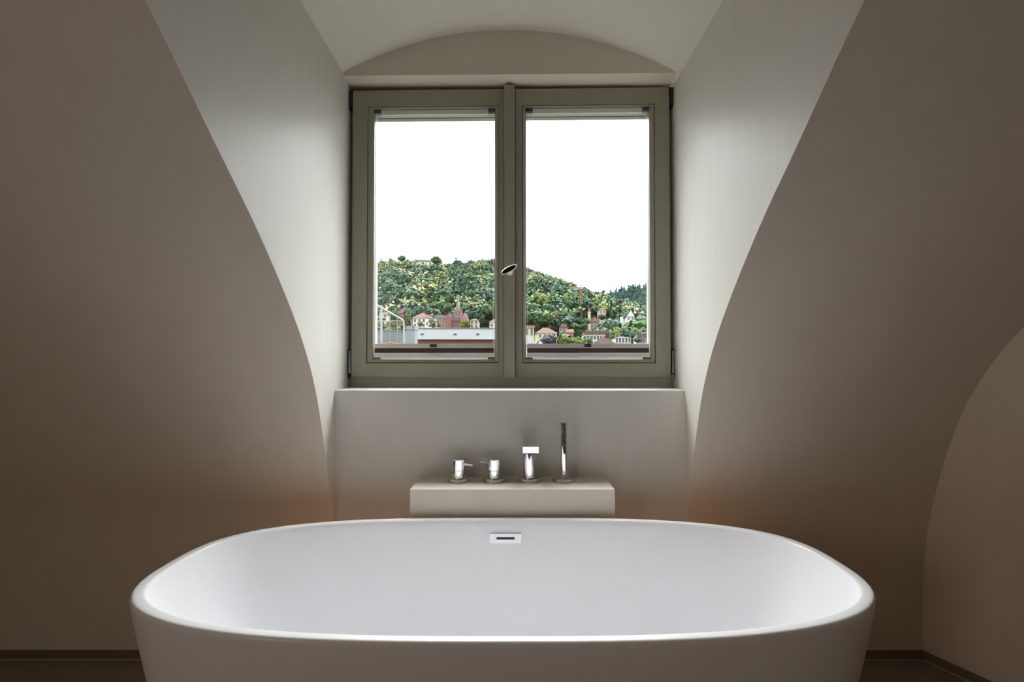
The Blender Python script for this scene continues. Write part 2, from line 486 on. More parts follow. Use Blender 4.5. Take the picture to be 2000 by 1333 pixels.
def sash(x0, x1, g0, g1, gx0, gx1):
    """x0,x1: leaf; g0,g1: bead line; gx0,gx1: clear glass"""
    z0, z1 = 1.096, 2.3255
    b = MB()
    # stiles run full height, rails between them
    b.box(x0, g0, 0.0, 0.068, z0, z1); b.box(g1, x1, 0.0, 0.068, z0, z1)
    b.box(g0, g1, 0.0006, 0.068, z0, 1.154); b.box(g0, g1, 0.0006, 0.068, 2.258, z1)
    s = b.build('sash', M['frame'], WIN, bevel=0.0025)
    # sloping glazing bead set back from the face
    b = MB()
    O = [(g0, 1.154), (g1, 1.154), (g1, 2.258), (g0, 2.258)]
    I = [(gx0, 1.171), (gx1, 1.171), (gx1, 2.2465), (gx0, 2.2465)]
    inset = lambda P, d: [(P[0][0] + d, P[0][1] + d), (P[1][0] - d, P[1][1] + d), (P[2][0] - d, P[2][1] - d), (P[3][0] + d, P[3][1] - d)]
    loops = [(O, 0.010), (inset(O, 0.004), 0.006), (inset(I, -0.004), 0.010), (I, 0.014), (I, 0.026), (O, 0.026)]
    b.grid([[(x, y, z) for x, z in P] for P, y in loops], close=True)
    b.build('glazing_bead', M['frame'], s)
    b = MB(); b.box(gx0 - 0.004, gx1 + 0.004, 0.027, 0.031, 1.167, 2.250)
    b.build('pane', M['glass'], s)
    b = MB(); ring(b, gx0 - 0.005, gx1 + 0.005, 1.169, 2.2485, (0.006, 0.006, 0.006, 0.006), 0.0315, 0.047)
    b.build('spacer', M['spacer'], s)
    b = MB(); b.box(gx0 - 0.004, gx1 + 0.004, 0.0475, 0.0515, 1.167, 2.250)
    b.build('pane', M['glass'], s)
    b = MB(); ring(b, gx0 - 0.012, gx1 + 0.012, 1.165, 2.2525, (0.009, 0.009, 0.009, 0.009), 0.052, 0.082)
    b.build('outer_bead', M['frame_out'], s)
    b = MB(); ring(b, gx0 - 0.005, gx1 + 0.005, 1.168, 2.2495, (0.005, 0.005, 0.005, 0.005), 0.0466, 0.0474)
    b.build('gasket', M['gasket'], s)
    return s


s1 = sash(-0.694, -0.0464, -0.632, -0.0675, -0.604, -0.085)
s2 = sash(0.0046, 0.6555, 0.0325, 0.595, 0.048, 0.573)
b = MB(); b.box(-0.044, 0.002, -0.022, 0.030, 1.096, 2.332)
b.build('mullion_cover', M['frame'], WIN, bevel=0.0065, seg=4)
b = MB(); b.box(-0.060, 0.020, 0.030, 0.068, 1.097, 2.325)
b.build('mullion', M['frame'], WIN)

# hinges with satin covers
def hinge(x, z0, z1, cover, pin):
    b = MB(); b.box(x - 0.009, x + 0.009, 0.006, 0.041, z0 - 0.004, z1 + 0.004)
    h = b.build('hinge', M['hinge_dark'], WIN, bevel=0.002)
    b = MB(); b.lathe([(0.0052, z0), (0.0062, z0 + 0.002), (0.0062, z1 - 0.002), (0.005, z1)], 16, (x + 0.001, 0.002, 0))
    b.build('hinge_cover', M[cover], h, smooth=True)
    if pin:
        b = MB(); b.lathe([(0.0035, z0 - 0.024), (0.0055, z0 - 0.019), (0.0055, z0 - 0.005)], 12, (x, 0.003, 0))
        b.build('hinge_pin', M['hinge_dark'] if x < 0 else M['hinge'], h, smooth=True)
hinge(-0.7035, 2.252, 2.325, 'hinge_dark', False)
hinge(-0.7035, 1.112, 1.209, 'hinge', True)
hinge(0.6665, 2.252, 2.325, 'hinge_dark', False)
hinge(0.6665, 1.112, 1.209, 'hinge', True)

# oval olive handle turned on its spindle
tilt = math.radians(29)
b = MB()
n = 40
def oval(a, c, y, dz=0.0):
    return [(-0.0205 + a * math.cos(u) * math.cos(tilt) - c * math.sin(u) * math.sin(tilt), y,
             1.5365 + dz + a * math.cos(u) * math.sin(tilt) + c * math.sin(u) * math.cos(tilt)) for u in np.linspace(0, 2 * math.pi, n, endpoint=False)]
HY = -0.088
R = b.grid([oval(0.010, 0.006, HY + 0.012), oval(0.030, 0.0095, HY + 0.007), oval(0.0365, 0.0122, HY + 0.001), oval(0.0368, 0.0124, HY - 0.003), oval(0.0345, 0.0108, HY - 0.0052), oval(0.0318, 0.0086, HY - 0.0035), oval(0.0310, 0.0080, HY + 0.004)], close=True)
b.bm.faces.new(R[0]); b.bm.faces.new(R[-1])
hd = b.build('handle', M['nickel'], WIN, smooth=True)
b = MB(); R = b.grid([oval(0.0317, 0.0085, HY - 0.0034), oval(0.0306, 0.0076, HY - 0.0040), oval(0.016, 0.004, HY - 0.0012)], close=True); b.bm.faces.new(R[-1])
tag(b.build('handle_face', M['nickel_dark'], hd, smooth=True), 'dark hollow face of the oval handle')
b = MB(); m4 = Matrix.Rotation(math.pi / 2, 4, 'X')
b.lathe([(0.009, 0), (0.0075, 0.012), (0.0065, 0.03), (0.0075, 0.047), (0.009, 0.055)], 20, (-0.0205, -0.025, 1.5365), m4)
b.build('stem', M['nickel'], hd, smooth=True)
b = MB(); b.lathe([(0.0135, 0), (0.0135, 0.003), (0.010, 0.006)], 24, (-0.0205, -0.022, 1.5365), m4)
b.build('rosette', M['nickel'], hd, smooth=True)

# pleated blinds, folded down on the lower edge of each glass
WM = Matrix.Translation((0, 2.2071, 0)) @ Matrix.Rotation(-0.021, 4, 'Z')
def blind(x0, x1, label, gx):
    o = empty('pleated_blind', WM @ Vector(((x0 + x1) / 2, 0, 1.171)), -0.021)
    tag(o, label, 'blind', 'folded pleated blinds in the two window leaves')
    h = (x1 - x0) / 2
    B = lambda: MB()
    zz = 1.171
    b = B(); b.box(-h + 0.028, h - 0.028, 0.012, 0.024, 2.226 - zz, 2.2445 - zz); b.build('head_rail', M['blind_alu'], o, bevel=0.002)
    b = B(); b.box(-h + 0.004, h - 0.004, 0.011, 0.024, 1.2195 - zz, 1.2375 - zz); b.build('top_rail', M['blind_alu'], o, bevel=0.003)
    b = B()
    k = 7
    zf = np.linspace(1.1985 - zz, 1.219 - zz, 2 * k + 1)
    fr = [(0.0125 if i % 2 == 0 else 0.0095, z) for i, z in enumerate(zf)]
    b.grid([[(-h + 0.004, y, z) for y, z in fr], [(h - 0.004, y, z) for y, z in fr]])
    b.grid([[(-h + 0.004, 0.024, z) for y, z in fr], [(h - 0.004, 0.024, z) for y, z in fr]])
    b.build('fabric', M['blind_cloth'], o)
    b = B(); b.box(-h + 0.002, h - 0.002, 0.010, 0.024, 1.1805 - zz, 1.198 - zz); b.build('bottom_rail', M['blind_pale'], o, bevel=0.003)
    b = B(); b.box(-h + 0.03, h - 0.03, 0.010, 0.024, 1.1722 - zz, 1.180 - zz); b.build('lit_ledge_strip', M['ledge_white'], o, bevel=0.002)  # white strip standing for the lit ledge under the glass
    for s in (-1, 1):
        for z0, z1 in ((1.1722, 1.1795), (2.232, 2.2455)):
            b = B(); b.box(min(s * (h - 0.028), s * (h + 0.001)), max(s * (h - 0.028), s * (h + 0.001)), 0.008, 0.024, z0 - zz, z1 - zz); b.build('bracket', M['bracket'], o, bevel=0.002)
        b = B(); b.tube((s * (h - 0.006), 0.017, 1.178 - zz), (s * (h - 0.006), 0.017, 2.235 - zz), 0.0007, 6); b.build('guide_wire', M['blind_pale'], o)
    b = B(); b.box(gx - 0.015, gx + 0.013, 0.004, 0.012, 1.222 - zz, 1.236 - zz); b.build('grip', M['bracket'], o, bevel=0.003)
    b = B(); b.box(gx - 0.013, gx + 0.017, 0.002, 0.011, 1.182 - zz, 1.189 - zz); b.build('grip', M['blind_pale'], o, bevel=0.003)
blind(-0.603, -0.086, 'folded pleated blind with brown cloth in the window leaf on the left', 0.0)
blind(0.049, 0.572, 'folded pleated blind with brown cloth in the window leaf on the right', 0.0)

# ------------------------------------------------------------------ bathtub
TX, TY, TZ = -0.0275, 1.439, 0.615
ns = 144


def sup(a, c, n=2.9):
    u = np.linspace(0, 2 * np.pi, 4001)
    cs, sn = np.cos(u), np.sin(u)
    x = a * np.sign(cs) * np.abs(cs) ** (2 / n); y = c * np.sign(sn) * np.abs(sn) ** (2 / n)
    s = np.concatenate([[0], np.cumsum(np.hypot(np.diff(x), np.diff(y)))])
    q = np.linspace(0, s[-1], ns, endpoint=False)
    return np.interp(q, s, x), np.interp(q, s, y)


TUB = tag(empty('bathtub', (TX, TY, 0)), 'white oval freestanding bathtub with tapering sides in front of the window', 'bathtub')
A, C = 0.920, 0.411
def taper(z): return 0.118 * (1 - (z / TZ)) ** 1.15
secs = []
for z in (0.0, 0.004, 0.1, 0.2, 0.3, 0.4, 0.5, 0.57, 0.603):
    d = taper(z) + (0.006 if z == 0 else 0)
    secs.append((A - d, C - d, z))
secs += [(A - 0.0018, C - 0.0018, 0.610), (A - 0.005, C - 0.005, 0.614), (A - 0.009, C - 0.009, TZ), (A - 0.024, C - 0.024, TZ), (A - 0.028, C - 0.028, 0.6135), (A - 0.031, C - 0.031, 0.608)]
for z, d in ((0.59, 0.034), (0.54, 0.043), (0.45, 0.061), (0.35, 0.085), (0.26, 0.115), (0.21, 0.14), (0.175, 0.17), (0.15, 0.21), (0.138, 0.25), (0.133, 0.30)):
    secs.append((A - d * 1.5 + 0.017, C - d, z))
b = MB()
rows = []
for a, c, z in secs:
    x, y = sup(a, c, 2.9 if z > 0.2 or a > 0.7 else 2.4)
    rows.append([(float(p), float(q), z) for p, q in zip(x, y)])
R = b.grid(rows, close=True)
b.bm.faces.new(R[0][::-1]); b.bm.faces.new(R[-1])
b.build('shell', M['tub'], TUB, smooth=True, angle=50)
# overflow plate on the far inner side
ang = math.atan2(0.018, 0.09)
ov = MB()
om = Matrix.Translation((-0.0035, C - 0.0425, 0.5545)) @ Matrix.Rotation(-0.14, 4, 'X')
ov.box(-0.0545, 0.0545, -0.0035, 0.006, -0.0155, 0.0155, om)
po = ov.build('overflow_plate', M['chrome'], TUB, bevel=0.0012)
po.data.materials[0] = mat('satin_chrome_plate', (0.82, 0.84, 0.87, 1), 0.30, 0.5, var=0.01)
tag(po, 'bright rectangular overflow plate')
ov = MB(); ov.box(-0.031, 0.031, -0.0042, 0.004, -0.0038, 0.0038, om)
ov.build('overflow_slot', M['slot'], po)

# ------------------------------------------------------------------ tap ledge behind the tub
b = MB(); b.box(-0.372, 0.357, 1.868, PY - 0.0005, 0.0, 0.706)
tag(b.build('tap_ledge', M['plaster'], bevel=0.003), 'taupe plastered block behind the tub carrying the chrome taps', 'ledge')

LZ = 0.706
def flange(o):
    b = MB(); b.lathe([(0.0405, 0), (0.0405, 0.010), (0.039, 0.012), (0.026, 0.0125)], 40)
    b.build('flange', M['chrome_dull'], o, smooth=True, angle=30)


def tap(x, y, label, d, up):
    o = tag(empty('mixer_tap', (x, y, LZ)), label, 'tap', 'tap handles on the ledge')
    flange(o)
    b = MB(); b.lathe([(0.0245, 0.0126), (0.0245, 0.0415), (0.0235, 0.0425)], 36); b.build('body', M['chrome'], o, smooth=True, angle=30)
    b = MB(); b.lathe([(0.0235, 0.0430), (0.0258, 0.0436), (0.0258, 0.0825), (0.0245, 0.0842), (0.010, 0.0846)], 36)
    k = b.build('knob', M['chrome'], o, smooth=True, angle=30)
    b = MB(); q = Vector(d).normalized()
    p0 = Vector((0, 0, 0.064)) + q * 0.022
    b.tube(p0, p0 + q * 0.012, 0.0062, 14, 0.0050)
    b.tube(p0 + q * 0.0115, p0 + q * 0.038 + Vector((0, 0, up)), 0.0042, 14, 0.0036)
    b.build('lever', M['chrome'], k, smooth=True)
tap(-0.213, 2.0, 'squat chrome tap handle with its lever pointing at the second handle', (0.93, -0.36, 0), -0.002)
tap(-0.078, 2.0, 'squat chrome tap handle beside the spout, lever pointing away from the spout', (-0.86, 0.42, 0), 0.002)

o = tag(empty('bath_spout', (0.056, 2.0, LZ)), 'chrome bath spout with a flat square arm over the tub', 'spout')
flange(o)
b = MB(); b.lathe([(0.0225, 0.0126), (0.0225, 0.139)], 36); b.build('column', M['chrome'], o, smooth=True, angle=30)
b = MB(); v = b.box(-0.0275, 0.0275, -0.190, 0.026, 0.139, 0.161)
for q in v[:2]: q.co.y += 0.0028
b.build('arm', M['chrome'], o, bevel=0.0015)
b = MB(); b.box(-0.018, 0.018, -0.184, -0.160, 0.136, 0.1392); b.build('outlet', M['rubber'], o)

o = tag(empty('hand_shower', (0.188, 2.0, LZ)), 'slim chrome stick hand shower standing upright in its holder', 'hand shower')
flange(o)
b = MB(); b.lathe([(0.0165, 0.0126), (0.0165, 0.017), (0.0125, 0.020)], 28); b.build('holder', M['chrome_dull'], o, smooth=True)
b = MB(); b.lathe([(0.0098, 0.0202), (0.0105, 0.03), (0.0118, 0.07), (0.0125, 0.12), (0.0125, 0.222)], 32)
wd = b.build('wand', M['chrome'], o, smooth=True, angle=30)
b = MB(); b.lathe([(0.0125, 0.2222), (0.0127, 0.2235), (0.0120, 0.2262), (0.004, 0.227)], 32); b.build('end_cap', M['chrome_dull'], o, smooth=True)
b = MB()
for i in range(15):
    z = 0.146 + i * 0.0049
    b.box(-0.0052, 0.0052, -0.0130, -0.0105, z, z + 0.0026)
b.build('nozzle_row', M['rubber'], wd)

# ================================================================== outdoors: roofs, town, wooded hill
def spot(px, py, Y):
    """surveyed direction (in photograph pixels from the eye) and distance -> a point of the town"""
    return Vector(((px - 1005.0) / F * Y, Y, EYE + (705.0 - py) / F * Y))


RIDGE = [(560, 512), (640, 515), (735, 521), (790, 512), (850, 519), (905, 519), (940, 512), (965, 509), (1000, 517), (1030, 527), (1060, 539), (1100, 552),
         (1140, 572), (1180, 582), (1230, 597), (1262, 612), (1330, 640), (1450, 668)]
YF, YR = 262.0, 760.0


def terrain(x, y):
    px = 1005 + F * x / max(y, 1)
    pyr = float(np.interp(px, [p[0] for p in RIDGE], [p[1] for p in RIDGE]))
    zr = EYE + (705 - pyr) / F * YR - 9.0
    if y < YF:
        t = max(0.0, (y - 90) / (YF - 90))
        return -15 + 18 * t
    t = min((y - YF) / (YR - YF), 1.25)
    if t > 1: return zr - (t - 1) * 60
    return 3 + (zr - 3) * t ** 0.88


b = MB()
b.grid([[(x * y / 500.0, y, terrain(x * y / 500.0, y)) for x in np.linspace(-420, 420, 61)] for y in np.concatenate([np.linspace(90, YF, 6)[:-1], np.linspace(YF, 880, 24)])])
struct(b.build('hill', M['grass'], smooth=True), 'wooded hillside behind the town')
b = MB(); b.box(-2500, 2500, 3.5, 2600, -16, -15)
struct(b.build('ground', M['town']))
# the distant ridge
b = MB()
FR = [(1000, 606), (1120, 590), (1180, 571), (1220, 564), (1262, 557), (1330, 548), (1450, 545)]
rows = []
for k in range(13):
    t = k / 12
    y = 1350 + 450 * t
    rows.append([((px - 1005) / F * y, y, -15 + (EYE + (705 - py) / F * 1800 - 8 + 15) * t ** 0.8) for px, py in FR])
b.grid(rows)
struct(b.build('hill_far', M['grass'], smooth=True), 'distant ridge under haze tinted conifers on the right')


# ---- trees
def tree_mesh(name, kind, seed, nl=11, nq=26, q=0.13):
    """leaf clumps (quads) over a lumpy crown of unit radius, dark core inside, short trunk"""
    r = np.random.default_rng(seed)
    V, Fc = [], []
    def quad(c, nrm, s):
        nrm = nrm / np.linalg.norm(nrm)
        u = np.cross(nrm, r.normal(size=3)); u /= np.linalg.norm(u); v = np.cross(nrm, u)
        i = len(V)
        for a, d in ((-1, -0.8), (1, -1), (0.9, 0.9), (-0.8, 1)):
            V.append(c + u * a * s + v * d * s * 0.8)
        Fc.append((i, i + 1, i + 2, i + 3))
    lobes = []
    if kind == 'round':
        for _ in range(nl):
            d = r.normal(size=3); d /= np.linalg.norm(d)
            if d[2] < -0.3: d[2] *= -0.6
            lobes.append((d * np.array([0.62, 0.62, 0.55]) * r.uniform(0.75, 1.1), r.uniform(0.34, 0.5)))
        lobes.append((np.array([0, 0, 0.05]), 0.72))
        for c, R in lobes:
            for _ in range(nq):
                d = r.normal(size=3); d /= np.linalg.norm(d)
                if d[2] < -0.45: continue
                quad(c + d * R * r.uniform(0.86, 1.08), d + r.normal(size=3) * 0.45, q * r.uniform(0.7, 1.25))
        core, cz = [(c * 0.9, R * 0.78) for c, R in lobes], 0
    else:   # spire: conifer or narrow crown, height 2 (z from -1 to 1)
        for _ in range(nl * nq):
            t = r.uniform(0, 1) ** 0.7
            rad = (0.46 * (1 - (1 - t)) if kind == 'cone' else 0.5 * math.sin(math.pi * (0.12 + 0.82 * t)) ** 0.6)
            a = r.uniform(0, 2 * math.pi)
            rr = rad * r.uniform(0.75, 1.05)
            quad(np.array([rr * math.cos(a), rr * math.sin(a), 1 - 2 * t]), np.array([math.cos(a), math.sin(a), 0.5]) + r.normal(size=3) * 0.35, q * r.uniform(0.7, 1.2))
        core = [(np.array([0, 0, 1 - 2 * t]), (0.36 * t if kind == 'cone' else 0.4 * math.sin(math.pi * (0.12 + 0.82 * t)) ** 0.6)) for t in np.linspace(0.12, 0.95, 7)]
    t5 = (1 + 5 ** .5) / 2
    ico = np.array([(-1, t5, 0), (1, t5, 0), (-1, -t5, 0), (1, -t5, 0), (0, -1, t5), (0, 1, t5), (0, -1, -t5), (0, 1, -t5), (t5, 0, -1), (t5, 0, 1), (-t5, 0, -1), (-t5, 0, 1)])
    ico /= np.linalg.norm(ico[0])
    fi = [(0, 11, 5), (0, 5, 1), (0, 1, 7), (0, 7, 10), (0, 10, 11), (1, 5, 9), (5, 11, 4), (11, 10, 2), (10, 7, 6), (7, 1, 8), (3, 9, 4), (3, 4, 2), (3, 2, 6), (3, 6, 8), (3, 8, 9), (4, 9, 5), (2, 4, 11), (6, 2, 10), (8, 6, 7), (9, 8, 1)]
    for c, R in core:
        i = len(V)
        V.extend(c + ico * R)
        Fc.extend([tuple(i + k for k in f) for f in fi])
    return np.array(V), Fc


def to_mesh(name, V, Fc, m):
    me = bpy.data.meshes.new(name)
    me.from_pydata([tuple(v) for v in V], [], Fc)
    me.materials.append(m)
    return me


ROUND = [tree_mesh('crown', 'round', 100 + i) for i in range(7)]
CONE = [tree_mesh('crown', 'cone', 200 + i, 12, 24, 0.11) for i in range(2)]
OVAL = [tree_mesh('crown', 'oval', 300 + i, 13, 26, 0.11) for i in range(2)]
KM = ['leaf_dark', 'leaf_mid', 'leaf_yellow', 'leaf_chest', 'leaf_blue']
MESH = {}
def crown_mesh(shape, i, m):
    k = (shape, i, m)
    if k not in MESH:
        src = {'round': ROUND, 'cone': CONE, 'oval': OVAL}[shape][i]
        MESH[k] = to_mesh('crown', src[0], src[1], M[m])
    return MESH[k]


def forest_tree(name, x, y, z, r, shape, i, m, label, group, sz=1.0):
    o = bpy.data.objects.new(name, crown_mesh(shape, i, m))
    COL.objects.link(o)
    o.location = (x, y, z); o.scale = (r, r, r * sz)
    o.rotation_euler = (0, 0, random.uniform(0, 6.28))
    return tag(o, label, 'tree', group)


# areas kept clear of trees that would stand in front of a house: (px0, px1, py0, py1, distance)
CLEAR = [(772, 836, 596, 640, 300), (836, 916, 574, 645, 300), (914, 938, 620, 645, 300), (952, 975, 622, 645, 300), (808, 838, 505, 514, 735),
         (1044, 1124, 628, 660, 300), (1150, 1176, 606, 640, 345), (1166, 1188, 598, 616, 420), (1214, 1260, 604, 628, 396), (1128, 1140, 555, 610, 400)]


def hidden_house(px, py, rp, y):
    rp *= 0.62
    for a, c, d, e, D in CLEAR:
        if y < D and px + rp > a and px - rp < c and py - rp < e and py + rp > d: return True
    return False


KIND = [('leaf_dark', 'deep green broadleaf tree in the forest on the hillside'),
        ('leaf_mid', 'mid green broadleaf tree in the forest on the hillside'),
        ('leaf_yellow', 'yellow green broadleaf tree in the forest on the hillside'),
        ('leaf_chest', 'cream blossoming chestnut tree in the forest on the hillside'),
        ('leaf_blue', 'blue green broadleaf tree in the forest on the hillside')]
cand = []
y = 270.0
row = 0
while y < 775:
    step = 10.5 + max(0, y - 292) * 0.0125
    lo, hi = -0.40 * y, 0.40 * y
    x = lo + (row % 2) * step * 0.5
    while x < hi:
        xx = x + random.uniform(-3.5, 3.5); yy = y + random.uniform(-7, 7)
        px = 1005 + F * xx / yy
        rr = random.uniform(6.4, 9.2)
        z = terrain(xx, yy) + rr * random.uniform(0.75, 1.25)
        py = 705 - F * (z - EYE) / yy
        u = random.random()
        left = px < 985
        up = (yy - 292) / 480
        if left:
            k = 3 if u < (0.30 if 0.3 < up < 0.95 else 0.13) else 0 if u < 0.58 else 1 if u < 0.84 else 4 if u < 0.94 else 2
        else:
            k = 3 if u < 0.09 else 0 if u < 0.36 else 1 if u < 0.72 else 2 if u < 0.86 else 4
        if not hidden_house(px, py, F * rr * 0.9 / yy, yy):
            inview = 722 < px < 976 or 1016 < px < 1278
            cand.append((inview, xx, yy, z, rr, k, px, py))
        x += step
    y += 17 + max(0, y - 292) * 0.018
    row += 1
inv = sorted([c for c in cand if c[0]], key=lambda c: -c[4] / c[2])
rest = [c for c in cand if not c[0]] + inv[300:]
for (_, xx, yy, z, rr, k, px, py) in inv[:300]:
    m, lab = KIND[k]
    forest_tree('forest_tree', xx, yy, z, rr, 'round', random.randrange(7), m, lab, 'trees of the forest on the hillside', random.uniform(0.9, 1.15))


def stuff_trees(name, items, label, cat='forest'):
    """far or unseen trees joined into one object; items: (x, y, z, r, sz, source, material)"""
    mats = sorted({i[6] for i in items})
    V, Fc, mi = [], [], []
    base = 0
    for x, y, z, r, sz, src, m in items:
        a = random.uniform(0, 6.28); c, s = math.cos(a), math.sin(a)
        P = src[0] * np.array([r, r, r * sz])
        P = np.stack([P[:, 0] * c - P[:, 1] * s + x, P[:, 0] * s + P[:, 1] * c + y, P[:, 2] + z], 1)
        V.append(P); Fc.extend([tuple(base + q for q in f) for f in src[1]])
        mi.extend([mats.index(m)] * len(src[1])); base += len(P)
    V = np.concatenate(V)
    me = bpy.data.meshes.new(name)
    me.from_pydata(V.tolist(), [], Fc)
    for m in mats: me.materials.append(M[m])
    me.polygons.foreach_set('material_index', mi)
    o = bpy.data.objects.new(name, me); COL.objects.link(o)
    return tag(o, label, cat, None, 'stuff')


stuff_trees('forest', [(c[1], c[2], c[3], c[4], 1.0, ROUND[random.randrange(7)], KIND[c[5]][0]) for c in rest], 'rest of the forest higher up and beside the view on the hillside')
# distant ridge: conifers
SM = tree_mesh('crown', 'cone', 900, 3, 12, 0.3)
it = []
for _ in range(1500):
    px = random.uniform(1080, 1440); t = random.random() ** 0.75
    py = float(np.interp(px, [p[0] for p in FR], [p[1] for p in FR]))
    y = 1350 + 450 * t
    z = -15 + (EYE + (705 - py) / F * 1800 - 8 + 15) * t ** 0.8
    it.append(((px - 1005) / F * y, y, z + 6, random.uniform(8, 11), 1.1, SM, 'leaf_haze'))
stuff_trees('far_forest', it, 'conifer forest covering the distant ridge, tinted blue green for haze')


def own_tree(name, px, py, Y, rpx, shape, i, m, label, sz=1.0, trunk=True):
    """a tree that stands out: crown and trunk as parts"""
    p = spot(px, py, Y); r = rpx / F * Y
    zg = terrain(p.x, p.y)
    zg = min(zg, p.z - r * sz)
    o = tag(empty(name, (p.x, p.y, zg)), label, 'tree')
    c = bpy.data.objects.new('crown', crown_mesh(shape, i, m)); COL.objects.link(c); c.parent = o
    c.location = (0, 0, p.z - zg); c.scale = (r, r, r * sz); c.rotation_euler = (0, 0, random.uniform(0, 6))
    b = MB(); b.tube((0, 0, 0), (0, 0, p.z - zg), r * 0.09, 8, r * 0.05); b.build('trunk', M['bark'], o)
    return o


own_tree('round_tree', 1146, 630, 322, 9, 'round', 4, 'leaf_mid', 'green tree hiding the foot of the slim pale tower')
own_tree('round_tree', 1176, 621, 385, 9, 'round', 2, 'leaf_dark', 'dark tree hiding the foot of the yellow house')
own_tree('round_tree', 1134, 607, 402, 10, 'round', 1, 'leaf_chest', 'pale blossoming tree at the foot of the red crane')
own_tree('round_tree', 1113, 622, 332, 13, 'round', 6, 'leaf_mid', 'broad green tree below the tip of the crane jib')
own_tree('round_tree', 1130, 629, 326, 11, 'round', 5, 'leaf_dark', 'dark green tree between the crane foot and the mansard house')
own_tree('round_tree', 1096, 630, 318, 10, 'round', 3, 'leaf_dark', 'dark green tree right behind the dark mansard roof')
own_tree('copper_beech', 1073, 668, 215, 18, 'round', 0, 'leaf_purple', 'dark purple copper beech above the lower edge of the window')
own_tree('lime_tree', 1106, 668, 195, 19, 'round', 1, 'leaf_yellow', 'bright yellow green tree just beside the dark purple beech')
own_tree('lime_tree', 1133, 672, 190, 16, 'round', 2, 'leaf_yellow', 'low bright yellow green tree before the long white hotel')
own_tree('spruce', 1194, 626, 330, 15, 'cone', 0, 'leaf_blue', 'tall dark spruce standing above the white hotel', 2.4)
own_tree('oval_tree', 1196, 647, 285, 11, 'oval', 0, 'leaf_mid', 'narrow green tree between the spruce and the hotel roof', 1.4)
own_tree('oval_tree', 1206, 655, 262, 15, 'oval', 1, 'leaf_yellow', 'pale green egg shaped tree behind the white villa with tall windows', 1.0)
own_tree('round_tree', 1222, 650, 290, 17, 'round', 3, 'leaf_mid', 'broad green tree under the white gabled house')
own_tree('round_tree', 1240, 640, 300, 14, 'round', 4, 'leaf_chest', 'pale blossoming tree right under the white gabled house')
own_tree('round_tree', 1246, 666, 205, 8, 'round', 5, 'leaf_dark', 'small dark round tree before the white corner house')
own_tree('round_tree', 1161, 647, 300, 8, 'round', 6, 'leaf_dark', 'dark green tree below the villa with the turret')
own_tree('round_tree', 1139, 640, 310, 10, 'round', 0, 'leaf_dark', 'dark green tree left below the villa with the turret')
own_tree('round_tree', 1150, 668, 205, 9, 'round', 1, 'leaf_mid', 'green tree hiding the middle of the hotel front')
own_tree('round_tree', 1060, 640, 320, 11, 'round', 2, 'leaf_mid', 'green tree behind the pink roofed house')
own_tree('round_tree', 1120, 640, 318, 12, 'round', 3, 'leaf_mid', 'green tree behind the brown dormer house')
own_tree('oval_tree', 795, 624, 250, 15, 'oval', 0, 'leaf_mid', 'tall bright green tree before the pale gabled house', 1.25)
own_tree('round_tree', 855, 606, 345, 17, 'round', 5, 'leaf_chest', 'broad cream blossoming tree behind the red sandstone terrace')
own_tree('round_tree', 846, 634, 240, 14, 'round', 6, 'leaf_chest', 'cream blossoming tree before the red sandstone terrace')
own_tree('round_tree', 907, 637, 235, 13, 'round', 2, 'leaf_bush', 'brownish green tree before the church nave')
own_tree('round_tree', 822, 634, 245, 7, 'round', 3, 'leaf_yellow', 'small yellow green tree before the white hipped house')
own_tree('round_tree', 830, 607, 350, 9, 'oval', 1, 'leaf_mid', 'green tree behind the white hipped house', 1.2)
own_tree('ridge_tree', 851, 510, 700, 12, 'round', 4, 'leaf_dark', 'big round tree standing free on the hilltop beside the house')
own_tree('ridge_tree', 920, 512, 720, 5, 'cone', 1, 'leaf_blue', 'small dark conifer poking out of the hilltop skyline', 1.6)
own_tree('ridge_tree', 783, 506, 700, 9, 'round', 1, 'leaf_mid', 'rounded tree highest on the skyline in the left leaf of the window')


